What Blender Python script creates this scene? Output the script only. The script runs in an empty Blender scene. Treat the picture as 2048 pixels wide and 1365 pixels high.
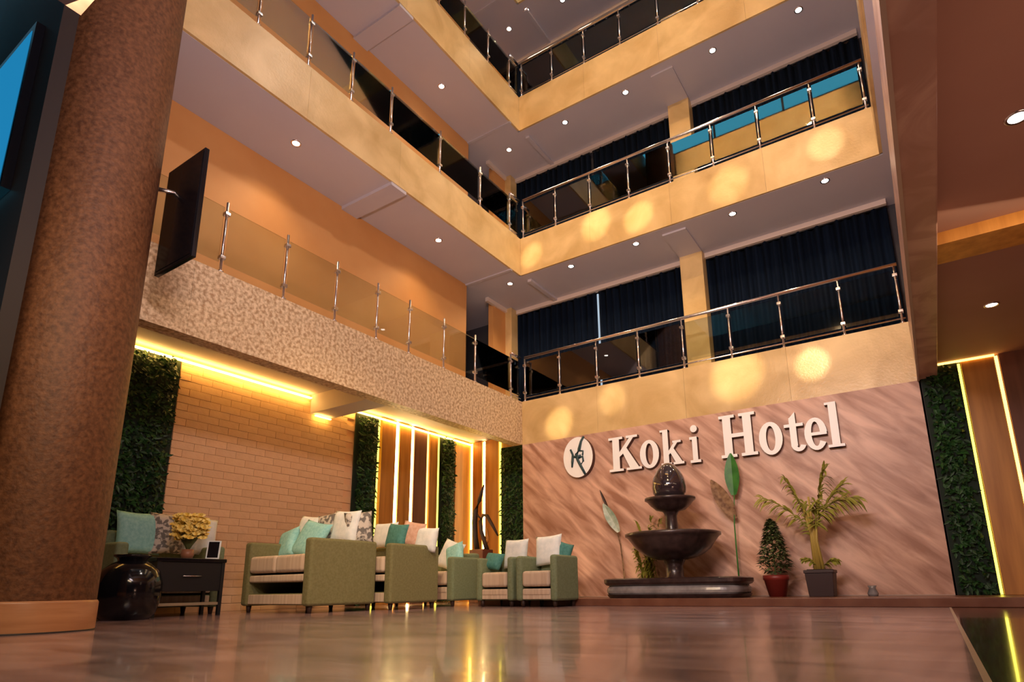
import bpy, bmesh, math, random
from mathutils import Vector, Matrix, noise
random.seed(7)
S = bpy.context.scene
COL = S.collection
# ------------------------------------------------------------ camera, world, exposure
cd = bpy.data.cameras.new('camera'); cam = bpy.data.objects.new('camera', cd); COL.objects.link(cam)
cd.sensor_width = 36.0; cd.lens = 36.0*1218.1/2048
cd.shift_x = (1024-1065.65)/2048; cd.shift_y = (879.85-682.5)/2048
cd.clip_start = 0.02
_r = (0.839451, 0.543253, -0.014098); _u = (0.140129, -0.19132, 0.971473); _f = (-0.525058, 0.81748, 0.236729)
cam.matrix_world = Matrix(((_r[0], _u[0], -_f[0], 5.768715), (_r[1], _u[1], -_f[1], -8.640683),
                           (_r[2], _u[2], -_f[2], 0.243103), (0, 0, 0, 1)))
S.camera = cam
S.view_settings.view_transform = 'Standard'; S.view_settings.look = 'None'
S.view_settings.gamma = 1; S.view_settings.use_curve_mapping = False
S.view_settings.exposure = 0.10
w = bpy.data.worlds.new('dusk_sky'); S.world = w; w.use_nodes = True
w.node_tree.nodes['Background'].inputs[0].default_value = (0.07, 0.42, 0.60, 1)
w.node_tree.nodes['Background'].inputs[1].default_value = 5.0
WARM = (1.0, 0.66, 0.34)

def light(name, kind, loc, energy, color, target=None, **kw):
    d = bpy.data.lights.new(name, kind); d.energy = energy; d.color = color
    for k, v in kw.items(): setattr(d, k, v)
    o = bpy.data.objects.new(name, d); COL.objects.link(o); o.location = loc
    if target is not None:
        o.rotation_euler = (Vector(target)-Vector(loc)).to_track_quat('-Z', 'Y').to_euler()
    return o
# added fill spots, no fixtures: brighten fascias, sign wall, seating and near parapet
FILLS = [((4.6, -7.75, 6.4), (2.4, 0, 4.2), 500, 70), ((4.6, -7.75, 9.7), (2.8, 0, 7.0), 680, 70),
          ((5.7, -2.6, 8.8), (0, -2.6, 5.4), 350, 95), ((5.7, -2.2, 12.0), (0, -1.8, 9.2), 300, 95), ((4.6, -7.75, 12.6), (2.6, 0, 9.8), 650, 74),
          ((3.6, -7.7, 3.42), (3.0, 0, 1.9), 330, 44), ((4.2, -7.75, 6.4), (-0.3, -3.0, 0.6), 1300, 26), ((3.0, 0.12, 12.3), (3.2, -7.9, 13.0), 52000, 42)]
for lc, tg, e, a in FILLS:
    light('fill_spot', 'SPOT', lc, e, (1, 0.87, 0.74) if tg[0] == 0 else (1, 0.78, 0.62) if lc[2] < 4 else WARM, tg, spot_size=math.radians(a), spot_blend=0.9, shadow_soft_size=0.15)
# unseen narrow spots, added to cast the glass-reflected patches on the back fascias
for lc, tg, e, a in [((3, -7.8, 6.3), (0.75, 0, 2.95), 130, 4.2), ((3, -7.8, 6.3), (1.75, 0, 3.2), 60, 4.0), ((5.5, -7.8, 6.3), (3.75, 0, 3.2), 130, 6),
                     ((5.5, -7.8, 6.3), (4.75, 0, 3.15), 130, 3.6), ((3, -7.8, 9.6), (0.25, 0, 6.3), 110, 3.6), ((3, -7.8, 9.6), (1.6, 0, 6.45), 130, 4.6),
                     ((5, -7.8, 9.6), (2.4, 0, 6.3), 150, 4), ((5, -7.8, 9.6), (3.9, 0, 6.3), 80, 5), ((5.4, -7.8, 9.6), (5.3, 0, 6.4), 80, 4)]:
    light('patch_spot', 'SPOT', lc, e*22, (1, 0.78, 0.46), tg, spot_size=math.radians(a), spot_blend=0.8, shadow_soft_size=0.03)
# unseen area fills added under the near gallery and in the right aisle
for lc, e in [((3.2, -7.95, 2.62), 60), ((1.9, -5.0, 12.2), 0), ((7.6, -3.5, 2.7), 10)]:
    if e: light('lobby_fill', 'AREA', lc, e, (1, 0.72, 0.45), (lc[0]-0.9, lc[1]+3.2, 0), shape='RECTANGLE', size=3.0, size_y=0.25)

# unseen fills added to brighten the soffits and, from low down, the right aisle
light('soffit_fill', 'AREA', (4.8, -7.6, 3.55), 230, (1, 0.80, 0.82), (3.4, -1.5, 7.0), shape='RECTANGLE', size=2.0, size_y=0.3)
light('aisle_fill', 'AREA', (7.9, -6.0, 0.6), 22, (1, 0.55, 0.38), (7.0, -4.0, 2.8), shape='RECTANGLE', size=1.5, size_y=0.3)
# ------------------------------------------------------------ materials
MATS = {}
def mat(name, c, rough=0.5, metal=0.0, c2=None, scale=6.0, detail=5, bump=0.0, bscale=None, coat=0.0, emit=None, estr=0,
        stretch=(1, 1, 1), rot=(0, 0, 0), lo=0.35, hi=0.65, kind='noise', vt='POINT', rvar=0.0, distort=0.0, spec=0.5, rand=0.0):
    m = bpy.data.materials.new(name); m.use_nodes = True; nt = m.node_tree; N = nt.nodes; L = nt.links
    b = N['Principled BSDF']; b.inputs['Base Color'].default_value = (*c, 1); b.inputs['Roughness'].default_value = rough
    b.inputs['Metallic'].default_value = metal; b.inputs['Specular IOR Level'].default_value = spec
    if coat: b.inputs['Coat Weight'].default_value = coat; b.inputs['Coat Roughness'].default_value = 0.05
    if emit: b.inputs['Emission Color'].default_value = (*emit, 1); b.inputs['Emission Strength'].default_value = estr
    tc = N.new('ShaderNodeTexCoord'); mp = N.new('ShaderNodeMapping'); mp.vector_type = vt
    mp.inputs['Scale'].default_value = stretch; mp.inputs['Rotation'].default_value = rot
    L.new(tc.outputs['Object'], mp.inputs['Vector'])
    def tex(sc):
        if kind == 'voronoi':
            t = N.new('ShaderNodeTexVoronoi'); t.inputs['Scale'].default_value = sc; L.new(mp.outputs[0], t.inputs['Vector']); return t.outputs['Distance']
        t = N.new('ShaderNodeTexNoise'); t.inputs['Scale'].default_value = sc; t.inputs['Detail'].default_value = detail
        t.inputs['Distortion'].default_value = distort; L.new(mp.outputs[0], t.inputs['Vector']); return t.outputs['Fac']
    if c2:
        r = N.new('ShaderNodeValToRGB'); r.color_ramp.elements[0].position = lo; r.color_ramp.elements[1].position = hi
        r.color_ramp.elements[0].color = (*c, 1); r.color_ramp.elements[1].color = (*c2, 1)
        L.new(tex(scale), r.inputs[0]); out = r.outputs[0]
        if rand:
            oi = N.new('ShaderNodeObjectInfo'); mr = N.new('ShaderNodeMapRange'); mr.inputs[3].default_value = 1-rand; mr.inputs[4].default_value = 1+rand
            L.new(oi.outputs['Random'], mr.inputs[0]); hs = N.new('ShaderNodeHueSaturation'); L.new(mr.outputs[0], hs.inputs['Value']); L.new(out, hs.inputs['Color']); out = hs.outputs[0]
        L.new(out, b.inputs['Base Color'])
    if bump:
        bp = N.new('ShaderNodeBump'); bp.inputs['Strength'].default_value = bump; bp.inputs['Distance'].default_value = 0.02
        L.new(tex(bscale or scale), bp.inputs['Height']); L.new(bp.outputs[0], b.inputs['Normal'])
    MATS[name] = m; return m
def emis(name, c, s):
    m = bpy.data.materials.new(name); m.use_nodes = True; nt = m.node_tree; nt.nodes.remove(nt.nodes['Principled BSDF'])
    e = nt.nodes.new('ShaderNodeEmission'); e.inputs[0].default_value = (*c, 1); e.inputs[1].default_value = s
    nt.links.new(e.outputs[0], nt.nodes['Material Output'].inputs[0]); return m
stone = mat('fascia_travertine', (0.56, 0.37, 0.145), 0.3, c2=(0.82, 0.60, 0.29), scale=1.6, detail=8, bump=0.12, bscale=30, lo=0.3, hi=0.7, rand=0.04, distort=0.6)
granite = mat('fascia_speckled_granite', (0.42, 0.26, 0.13), 0.4, c2=(0.78, 0.60, 0.38), scale=26, detail=3, bump=0.3, bscale=26, lo=0.36, hi=0.62, rand=0.03)
colmat = mat('column_speckled_stone', (0.085, 0.028, 0.008), 0.6, c2=(0.20, 0.080, 0.030), scale=30, detail=5, bump=0.3, bscale=34, lo=0.3, hi=0.7)
colbase = mat('column_base_wood', (0.45, 0.20, 0.09), 0.35, c2=(0.60, 0.30, 0.15), scale=2, stretch=(1, 1, 12), lo=0.3, hi=0.7)
marble = mat('wall_marble', (0.34, 0.16, 0.10), 0.45, c2=(0.76, 0.48, 0.36), scale=1.5, detail=10, stretch=(1.1, 1, 0.22), rot=(0, 0.75, 0), lo=0.34, hi=0.68, distort=0.5, vt='TEXTURE')
beammarble = mat('beam_marble', (0.40, 0.23, 0.18), 0.4, c2=(0.54, 0.35, 0.28), scale=1.5, detail=9, lo=0.42, hi=0.6, distort=2.2)
plaster = mat('soffit_plaster', (0.54, 0.50, 0.54), 0.75, c2=(0.58, 0.54, 0.57), scale=0.8)
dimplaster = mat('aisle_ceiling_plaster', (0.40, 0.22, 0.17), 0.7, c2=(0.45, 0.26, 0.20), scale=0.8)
orange = mat('gallery_wall_paint', (0.58, 0.26, 0.075), 0.6, c2=(0.64, 0.31, 0.10), scale=1.2)
brickm = mat('brick_tan', (0.80, 0.50, 0.27), 0.6, c2=(0.86, 0.56, 0.32), scale=5, bump=0.2, bscale=20, rand=0.04)
mortar = mat('brick_mortar', (0.86, 0.52, 0.28), 0.8)
wood = mat('wall_panel_wood', (0.40, 0.16, 0.03), 0.4, c2=(0.62, 0.28, 0.06), scale=3, stretch=(4, 4, 0.3), lo=0.3, hi=0.7)
darkwood = mat('dark_panel_wood', (0.14, 0.045, 0.025), 0.45, c2=(0.20, 0.07, 0.04), scale=3, stretch=(4, 4, 0.3))
darkwall = mat('dark_wall_paint', (0.018, 0.010, 0.009), 0.6)
floorm = mat('floor_polished_marble', (0.16, 0.095, 0.10), 0.20, c2=(0.46, 0.31, 0.31), scale=1.6, detail=7, stretch=(1, 2.5, 1), rot=(0, 0, 0.57), distort=0.8, lo=0.3, hi=0.7, coat=0.25, bump=0.10, bscale=3.0, spec=0.7)
floordark = mat('floor_dark_border', (0.055, 0.022, 0.014), 0.14, c2=(0.085, 0.04, 0.03), scale=2, detail=6, coat=0.5)
inlay = mat('floor_inlay_metal', (0.45, 0.34, 0.27), 0.3)
stepm = mat('step_brown_stone', (0.14, 0.05, 0.028), 0.3, c2=(0.2, 0.085, 0.05), scale=4)
steel = mat('brushed_steel', (0.80, 0.75, 0.76), 0.22, 1.0)
black = mat('black_gloss', (0.006, 0.006, 0.009), 0.12)
blackm = mat('black_satin', (0.010, 0.010, 0.012), 0.45)
curtm = mat('curtain_navy', (0.002, 0.006, 0.016), 0.85, c2=(0.005, 0.012, 0.030), scale=2, stretch=(8, 8, 0.4), spec=0.1)
leafm = mat('green_wall_leaf', (0.005, 0.028, 0.007), 0.5, c2=(0.03, 0.115, 0.022), scale=9, lo=0.35, hi=0.7)
leafback = mat('green_wall_backing', (0.006, 0.018, 0.008), 0.8)
olive = mat('sofa_olive_fabric', (0.17, 0.16, 0.065), 0.85, c2=(0.21, 0.20, 0.09), scale=40, bump=0.25, bscale=160)
sage = mat('armchair_sage_fabric', (0.17, 0.21, 0.11), 0.85, c2=(0.21, 0.26, 0.15), scale=40, bump=0.25, bscale=160)
beige = mat('seat_beige_fabric', (0.55, 0.42, 0.30), 0.85, c2=(0.68, 0.55, 0.42), scale=5, stretch=(6, 6, 0.2), bump=0.2, bscale=120)
teal = mat('cushion_teal', (0.24, 0.58, 0.58), 0.75, c2=(0.36, 0.70, 0.68), scale=30, bump=0.2, bscale=120)
dteal = mat('cushion_dark_teal', (0.05, 0.20, 0.18), 0.75, c2=(0.08, 0.27, 0.24), scale=30)
white = mat('cushion_white', (0.78, 0.85, 0.86), 0.75, c2=(0.88, 0.93, 0.93), scale=14, lo=0.4, hi=0.6, bump=0.2, bscale=100)
greyp = mat('cushion_grey_pattern', (0.16, 0.15, 0.14), 0.75, c2=(0.62, 0.58, 0.52), scale=16, lo=0.47, hi=0.53, kind='noise')
peach = mat('cushion_peach', (0.62, 0.36, 0.26), 0.75, c2=(0.75, 0.5, 0.4), scale=20)
fount = mat('fountain_dark_stone', (0.022, 0.012, 0.012), 0.3, c2=(0.05, 0.028, 0.026), scale=12, coat=0.25)
fgrey = mat('fountain_grey_band', (0.20, 0.18, 0.18), 0.25, c2=(0.30, 0.28, 0.28), scale=8, coat=0.3)
egg = mat('fountain_egg_glaze', (0.03, 0.02, 0.024), 0.12, coat=1.0)
letterm = mat('letter_white', (0.95, 0.94, 0.92), 0.4, )
letterside = mat('letter_side_shade', (0.07, 0.02, 0.012), 0.5)  # dark brown sides paint in the shade seen under the white letters
markm = mat('emblem_mark', (0.015, 0.05, 0.06), 0.4)
potred = mat('pot_red_clay', (0.20, 0.020, 0.015), 0.4)
potbrown = mat('pot_dark_brown', (0.03, 0.010, 0.010), 0.5)
palm = mat('palm_leaf', (0.20, 0.20, 0.02), 0.5, c2=(0.36, 0.34, 0.05), scale=6)
palmy = mat('palm_stem', (0.42, 0.30, 0.06), 0.5)
shrubm = mat('shrub_leaf', (0.05, 0.08, 0.025), 0.5, c2=(0.14, 0.17, 0.06), scale=14)
green = mat('broad_leaf_green', (0.02, 0.13, 0.015), 0.45, c2=(0.05, 0.22, 0.03), scale=8)
paleleaf = mat('pale_leaf', (0.25, 0.36, 0.26), 0.5, c2=(0.55, 0.62, 0.5), scale=10)
dryleaf = mat('dry_leaf', (0.12, 0.05, 0.02), 0.7, c2=(0.34, 0.20, 0.10), scale=14)
soil = mat('soil', (0.03, 0.018, 0.012), 0.9)
yellow = mat('yellow_blossom', (0.92, 0.66, 0.10), 0.6, c2=(1.0, 0.85, 0.35), scale=20)
bark = mat('driftwood_dark', (0.035, 0.014, 0.008), 0.6)
led_w = emis('led_warm_white', (1.0, 0.72, 0.30), 20.0)
led_cove = emis('led_cove_yellow', (1.0, 0.55, 0.12), 22.0)
led_y = emis('led_yellow', (1.0, 0.60, 0.09), 16.0)
led_g = emis('led_yellow_green', (0.8, 0.68, 0.08), 4)
led_d = emis('led_amber_dim', (1.0, 0.50, 0.10), 5)
lens = emis('downlight_lens', (1.0, 0.90, 0.82), 14.0)
screenm = emis('screen_blue', (0.012, 0.20, 0.42), 1.0)
def glassmat(ior):
    m = bpy.data.materials.new('rail_glass'); m.use_nodes = True; nt = m.node_tree; N = nt.nodes; L = nt.links
    N.remove(N['Principled BSDF'])
    t = N.new('ShaderNodeBsdfTransparent'); t.inputs[0].default_value = (0.86, 0.90, 0.88, 1)
    g = N.new('ShaderNodeBsdfGlossy'); g.inputs['Roughness'].default_value = 0.02
    f = N.new('ShaderNodeFresnel'); f.inputs[0].default_value = ior
    mx = N.new('ShaderNodeMixShader'); L.new(f.outputs[0], mx.inputs[0]); L.new(t.outputs[0], mx.inputs[1]); L.new(g.outputs[0], mx.inputs[2])
    L.new(mx.outputs[0], N['Material Output'].inputs[0]); return m
glass = glassmat(2.0); glass_l = glassmat(1.22)
water = mat('fountain_water', (0.02, 0.03, 0.035), 0.03, coat=1.0)

# ------------------------------------------------------------ helpers
class MB:
    def __init__(s): s.b = bmesh.new()
    def box(s, x0, y0, z0, x1, y1, z1, mi=0):
        v = [s.b.verts.new((x, y, z)) for z in (z0, z1) for x, y in ((x0, y0), (x1, y0), (x1, y1), (x0, y1))]
        for q in ((3, 2, 1, 0), (4, 5, 6, 7), (0, 1, 5, 4), (1, 2, 6, 5), (2, 3, 7, 6), (3, 0, 4, 7)):
            s.b.faces.new([v[i] for i in q]).material_index = mi
        return s
    def prism(s, pts, y0, y1, mside=1):     # polygon in x,z extruded in y
        a = [s.b.verts.new((x, y0, z)) for x, z in pts]; c = [s.b.verts.new((x, y1, z)) for x, z in pts]
        s.b.faces.new(a); s.b.faces.new(c[::-1]).material_index = mside
        n = len(pts)
        for i in range(n): s.b.faces.new((a[i], c[i], c[(i+1) % n], a[(i+1) % n])).material_index = mside
        return s
    def lathe(s, prof, n=32, c=(0, 0), sx=1.0, sy=1.0, smooth=True):
        rings = []
        for r, z in prof:
            if r < 1e-5: rings.append([s.b.verts.new((c[0], c[1], z))]*n)
            else: rings.append([s.b.verts.new((c[0]+r*sx*math.cos(2*math.pi*i/n), c[1]+r*sy*math.sin(2*math.pi*i/n), z)) for i in range(n)])
        for a, q in zip(rings, rings[1:]):
            for i in range(n):
                f = [a[i], a[(i+1) % n], q[(i+1) % n], q[i]]; u = []
                for v in f:
                    if v not in u: u.append(v)
                if len(u) > 2:
                    try: s.b.faces.new(u).smooth = smooth
                    except ValueError: pass
        return s
    def tube(s, pts, r, n=8):
        pts = [Vector(p) for p in pts]; rs = r if isinstance(r, (list, tuple)) else [r]*len(pts); prev = None
        for i, p in enumerate(pts):
            d = (pts[min(i+1, len(pts)-1)]-pts[max(i-1, 0)]).normalized()
            a = d.cross(Vector((0, 0, 1))) if abs(d.z) < 0.95 else d.cross(Vector((1, 0, 0)))
            a.normalize(); b = d.cross(a).normalized()
            ring = [s.b.verts.new(p+(a*math.cos(t)+b*math.sin(t))*rs[i]) for t in [2*math.pi*k/n for k in range(n)]]
            if prev:
                for k in range(n):
                    f = s.b.faces.new((prev[k], prev[(k+1) % n], ring[(k+1) % n], ring[k])); f.smooth = True
            else: s.b.faces.new(ring[::-1])
            prev = ring
        s.b.faces.new(prev); return s
    def leaf(s, p, d, up, L, W, droop=0.3, seg=4):   # folded leaf blade
        p = Vector(p); d = Vector(d).normalized(); up = Vector(up); sd = d.cross(up)
        if sd.length < 1e-3: sd = d.cross(Vector((1, 0, 0)))
        sd.normalize(); nn = sd.cross(d).normalized(); prev = None
        for i in range(seg+1):
            t = i/seg; c = p+d*L*t+Vector((0, 0, -droop*L*t*t)); wv = W*math.sin(math.pi*(0.08+0.9*t))**0.8*0.5
            row = [s.b.verts.new(c-sd*wv+nn*wv*0.25), s.b.verts.new(c), s.b.verts.new(c+sd*wv+nn*wv*0.25)]
            if prev:
                for k in (0, 1): s.b.faces.new((prev[k], prev[k+1], row[k+1], row[k]))
            prev = row
        return s
    def done(s, name, m, parent=None, bevel=0, kind=None, loc=None):
        bmesh.ops.recalc_face_normals(s.b, faces=s.b.faces)
        me = bpy.data.meshes.new(name); s.b.to_mesh(me); s.b.free()
        for q in (m if isinstance(m, (list, tuple)) else [m]): me.materials.append(q)
        o = bpy.data.objects.new(name, me); COL.objects.link(o)
        if parent: o.parent = parent
        if loc: o.location = loc
        if bevel:
            b = o.modifiers.new('bevel', 'BEVEL'); b.width = bevel; b.segments = 3; b.limit_method = 'ANGLE'
            for f in me.polygons: f.use_smooth = True
            wn = o.modifiers.new('wn', 'WEIGHTED_NORMAL')
        if kind: o['kind'] = kind
        return o
def tag(o, label, cat, group=None):
    o['label'] = label; o['category'] = cat
    if group: o['group'] = group
    return o
def empty(name, loc=(0, 0, 0), rz=0, label=None, cat=None, group=None, kind=None):
    o = bpy.data.objects.new(name, None); COL.objects.link(o); o.location = loc; o.rotation_euler = (0, 0, rz); o.empty_display_size = 0.1
    if label: tag(o, label, cat, group)
    if kind: o['kind'] = kind
    return o
def copy_tree(o, parent=None):
    c = o.copy(); COL.objects.link(c); c.parent = parent
    for ch in [q for q in o.children]: copy_tree(ch, c)
    return c
def struct(name, mb, m, label=None, **k):
    o = mb.done(name, m, kind='structure', **k)
    if label: o['label'] = label
    return o

# ------------------------------------------------------------ the setting
B1, T1, B2, T2, B3, T3, B4, T4 = 2.68, 3.47, 5.952, 6.72, 9.152, 9.946, 12.352, 13.14
W = 5.92; GX = -1.07; GY = 1.3; GW = -2.2; NY = -7.9
struct('floor', MB().box(-2.6, -13, -0.12, 5.83, 2.2, 0), floorm, 'polished brown marble lobby floor')
struct('floor_border', MB().box(5.848, -13, -0.12, 9.3, 2.2, 0), floordark, 'darker brown floor of the right aisle')
struct('trim_1', MB().box(5.83, -13, -0.12, 5.848, 2.2, 0.0005), inlay, 'thin pale inlay line in the floor')
struct('step', MB().box(0.0, -1.22, 0, 9.0, 0, 0.095), stepm, 'low brown stone step along the sign wall', bevel=0.008)
struct('wall_back', MB().box(0, 0, 0.0, W, 0.12, B1), marble, 'veined pink-brown marble wall behind the sign')
struct('trim_2', MB().box(0.01, -0.012, 0.095, W, 0, 0.105), inlay)
# fascias: backing beam and stone slabs as single pieces
def fascia(idx, axis, a0, a1, pos, z0, z1, m, out, label, L=1.45):
    e = empty('trim_%d' % idx, kind='structure'); e['label'] = label
    bm = MB(); th = 0.2 if idx < 5 else 0.04
    if axis == 'x': bm.box(a0, pos+0.02*(-out), z0+0.004, a1, pos-out*th, z1-0.004) if out > 0 else bm.box(a0, pos+0.02, z0+0.004, a1, pos+th, z1-0.004)
    else: bm.box(min(pos-out*0.02, pos-out*th), a0, z0+0.004, max(pos-out*0.02, pos-out*th), a1, z1-0.004)
    bm.done('beam_core', m, e)
    n = max(1, round(abs(a1-a0)/L)); s = (a1-a0)/n
    for i in range(n):
        b = MB(); p0 = a0+s*i+0.0012; p1 = a0+s*(i+1)-0.0012
        if axis == 'x': b.box(p0, min(pos, pos-out*0.02), z0, p1, max(pos, pos-out*0.02), z1)
        else: b.box(min(pos, pos-out*0.02), p0, z0, max(pos, pos-out*0.02), p1, z1)
        b.done('stone_slab', m, e)
    return e
k = 3
for n, (z0, z1, ord_) in enumerate(((B1, T1, 'lowest'), (B2, T2, 'second'), (B3, T3, 'third'), (B4, T4, 'topmost'))):
    fascia(k, 'x', 0, W, 0, z0, z1, stone, -1, '%s amber stone fascia band across the back' % ord_); k += 1
    fascia(k, 'y', -7.3 if n == 0 else NY, 0, 0, z0, z1, granite if n == 0 else stone, 1, '%s stone fascia band along the left gallery' % ord_); k += 1
    if n:
        fascia(k, 'x', 0, W, NY, z0, 13.6 if n == 3 else z1, stone, 1, '%s stone fascia band of the near gallery' % ord_); k += 1
        fascia(k, 'y', NY, 0, W, z0, z1, stone, -1, '%s stone fascia band along the right side' % ord_); k += 1
# lowest right beam, marble clad, running towards the camera
struct('trim_%d' % k, MB().box(W, -11, B1, W+0.2, -0.0, T1), beammarble, 'marble clad beam between the atrium and the right aisle', bevel=0.01); k += 1
struct('trim_%d' % k, MB().box(3.0, NY-0.2, B1, W, NY, T1), beammarble, 'stone beam of the near gallery'); k += 1
# thin bright metal edge line under left/bottom of the right beam
struct('trim_%d' % k, MB().box(W-0.012, -11, B1-0.012, W+0.012, 0, B1+0.012), inlay, 'pale edge trim of the right beam'); k += 1
# slabs (soffits) of the upper galleries
for n, z in enumerate((B2, B3, B4)):
    m = MB()
    m.box(-3.2, NY, z+0.001, -0.041, 1.9, z+0.5); m.box(-0.041, 0.041, z+0.001, W+0.041, 1.9, z+0.5)
    m.box(-0.041, -12.5, z+0.001, W+0.041, NY-0.041, z+0.5); m.box(W+0.041, -12.5, z+0.001, 9, 1.9, z+0.5)
    struct('ceiling.%03d' % (n+1), m, plaster, 'mauve plaster soffit with round downlights, gallery level %d' % (n+1))
    r = MB()   # shallow dropped beams crossing the soffit
    r.box(GX, -3.3, z-0.05, -0.01, -3.0, z+0.01); r.box(GX, -0.32, z-0.02, -0.01, -0.26, z+0.01)
    r.box(0.02, 0.21, z-0.05, 0.10, GY, z+0.01); r.box(2.72, 0.2, z-0.03, 3.12, GY-0.25, z+0.01)
    struct('trim_%d' % k, r, plaster, 'shallow plaster beams dropped under the soffit'); k += 1
    c = MB(); c.box(-1.02, GY-0.12, z-0.085, 2.72, GY-0.02, z+0.0); c.box(3.12, GY-0.12, z-0.085, W, GY-0.02, z+0.0); c.box(GX-0.02, 0.34, z-0.085, GX+0.05, GY-0.02, z)
    struct('trim_%d' % k, c, mat('cornice_pale_%d' % n, (0.75, 0.62, 0.52), 0.6), 'pale cornice above the curtains'); k += 1
# first floor slab / ground ceiling on the left, right aisle ceiling, near ceiling
struct('ceiling', MB().box(-3.2, -7.3, 3.28, -0.2, 1.9, 3.44), plaster, 'ground floor ceiling under the left gallery')
struct('trim_%d' % k, MB().box(-2.2, -2.75, 2.98, -0.2, -2.35, 3.3), plaster, 'dropped ceiling beam lit yellow under the left gallery'); k += 1
struct('ceiling.004', MB().box(W+0.2, -11, 2.84, 9.2, 0.1, 3.4), dimplaster, 'dim ceiling of the right aisle')
struct('trim_%d' % k, MB().box(W+0.2, -3.45, 2.74, 9.2, -3.1, 2.86), wood, 'wooden beam across the right aisle ceiling'); k += 1
struct('ceiling.005', MB().box(3.0, -12.5, B1, W, NY-0.2, 3.4), dimplaster, 'ceiling under the near gallery')
struct('floor_slab', MB().box(-0.2, 0.2, 3.3, W+0.2, 1.9, 3.44), plaster, 'first gallery floor slab at the back')
# upper gallery walls
g = MB()
for z0, z1 in ((3.44, B2), (6.45, B3), (9.65, B4)):
    g.box(GX-0.12, -7.3, z0, GX, -0.28, z1); g.box(GX-0.12, 0.58, z0, GX, GY, z1)
    g.box(GX-2.0, -0.40, z0, GX-0.12, -0.28, z1)
struct('wall_left', g, orange, 'orange painted wall of the left galleries')
struct('wall_left_corridor', MB().box(GX-2.1, -0.3, 3.4, GX-1.9, 1.9, 13), darkwall)
struct('wall_back_gallery', MB().box(-3.2, GY+0.12, 0, 9, GY+0.3, 13.2), mat('gallery_back_wall', (0.05, 0.045, 0.05), 0.7))
struct('wall_right', MB().box(9.0, -12.5, 0, 9.2, 1.6, 13.2), darkwood)
struct('wall_near', MB().box(-9.1, -12.7, 0, 9.2, -12.5, 13.2), darkwall)
struct('wall_upper_right', MB().box(7.1, -12.5, 3.44, 7.2, 1.6, 13.2), orange)
struct('wall_near_left', MB().box(-9, -7.42, 0, 0.80, -7.32, 13.2), darkwall, 'dark partition wall left of the round column')
m = MB(); m.box(-9, -8.6, 14.9, 9.2, 1.9, 15.0); m.box(-9, -12.7, 13.1, -0.05, -7.3, 13.2)
struct('ceiling.006', m, plaster, 'roof over the atrium')
struct('wall_far_left', MB().box(-9.1, -12.7, 0, -9, 1.9, 15), darkwall)
struct('window_1', MB().box(0.0, -7.93, 13.60, W, -7.89, 13.64).box(1.9, -7.93, 13.6, 1.96, -7.89, 14.9).box(3.9, -7.93, 13.6, 3.96, -7.89, 14.9).box(W-0.04, -7.93, 13.6, W, -7.89, 14.9), blackm, 'clerestory window frame above the near gallery')
m = MB(); m.box(GX-0.12, -7.3, 12.8, GX, GY, 14.9); m.box(-3, GY, 13, 9, GY+0.1, 14.9)
struct('wall_top', m, orange)
# pillars on the back fascia
for z0, z1, n in ((T1, B2, 'lowest'), (T2, B3, 'middle'), (T3, B4, 'upper')):
    struct('pillar', MB().box(2.72, 1.02, z0-0.02, 3.12, 1.25, z1), stone, 'square amber pillar on the %s back gallery' % n, bevel=0.006)
    struct('pillar', MB().box(GX, 1.0, z0-0.05, GX+0.16, GY, z1), stone, 'corner pillar of the %s gallery beside the curtain' % n, bevel=0.006)
# ground floor left wall with bricks, wood panels and green walls
wl = empty('wall_left_lobby', kind='structure'); wl['label'] = 'tan brick and wood panel wall behind the sofas'
MB().box(GW-0.2, -7.3, 0, GW-0.02, 1.5, 3.28).done('wall_core', mortar, wl)
bl, bh = 0.292, 0.1025; proto = None; n = 0
for r in range(32):
    for c in range(10):
        y0 = -4.78+c*bl+(bl/2 if r % 2 else 0)
        if y0+bl > -1.84: continue
        if proto is None:
            o = MB().box(0, 0.002, 0.002, 0.022, bl-0.002, bh-0.002).done('brick', brickm, wl); proto = o
        else:
            o = proto.copy(); COL.objects.link(o)
        o.location = (GW-0.02+random.uniform(-0.002, 0.002), y0, r*bh); n += 1
m = MB()
for r in range(32):
    if r % 2: m.box(GW-0.02, -4.776, r*bh+0.004, GW+0.005, -4.78+bl/2-0.004, (r+1)*bh-0.004)
    else: m.box(GW-0.02, -4.78+9*bl+(0 if True else 0)+0.004, r*bh+0.004, GW+0.005, -1.86, (r+1)*bh-0.004)
m.done('brick_end', brickm, wl, kind='stuff')
for y0, y1, mm in ((-1.24, -0.90, wood), (-0.81, -0.50, wood), (-0.42, -0.07, darkwood), (0.01, 0.24, wood), (0.78, 1.28, wood)):
    MB().box(GW-0.02, y0, 0, GW+0.03, y1, 3.26).done('wood_panel', mm, wl, bevel=0.005)
wb = empty('wall_back_alcove', kind='structure'); wb['label'] = 'wood panelled end wall of the seating alcove'
MB().box(GW-0.2, 1.33, 0, 0.12, 1.45, 3.3).done('wall_core', wood, wb)
for x0, x1 in ((-2.12, -1.87), (-1.79, -1.46)): MB().box(x0, 1.28, 0, x1, 1.33, 3.26).done('wood_panel', wood, wb, bevel=0.005)
struct('wall_alcove_side', MB().box(0, 0.12, 0, 0.12, 1.45, B1+0.6), marble)
# right end of back wall
wr = empty('wall_back_aisle', kind='structure'); wr['label'] = 'dark wood panelled back wall of the right aisle'
MB().box(W+0.02, 0.02, 0, 9.0, 0.14, 2.85).done('wall_core', darkwall, wr)
MB().box(6.37, -0.03, 0.095, 6.69, 0.02, 2.82).done('wood_panel', wood, wr, bevel=0.005)
MB().box(6.74, -0.02, 0.095, 9.0, 0.02, 2.84).done('wood_panel', darkwood, wr)

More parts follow.
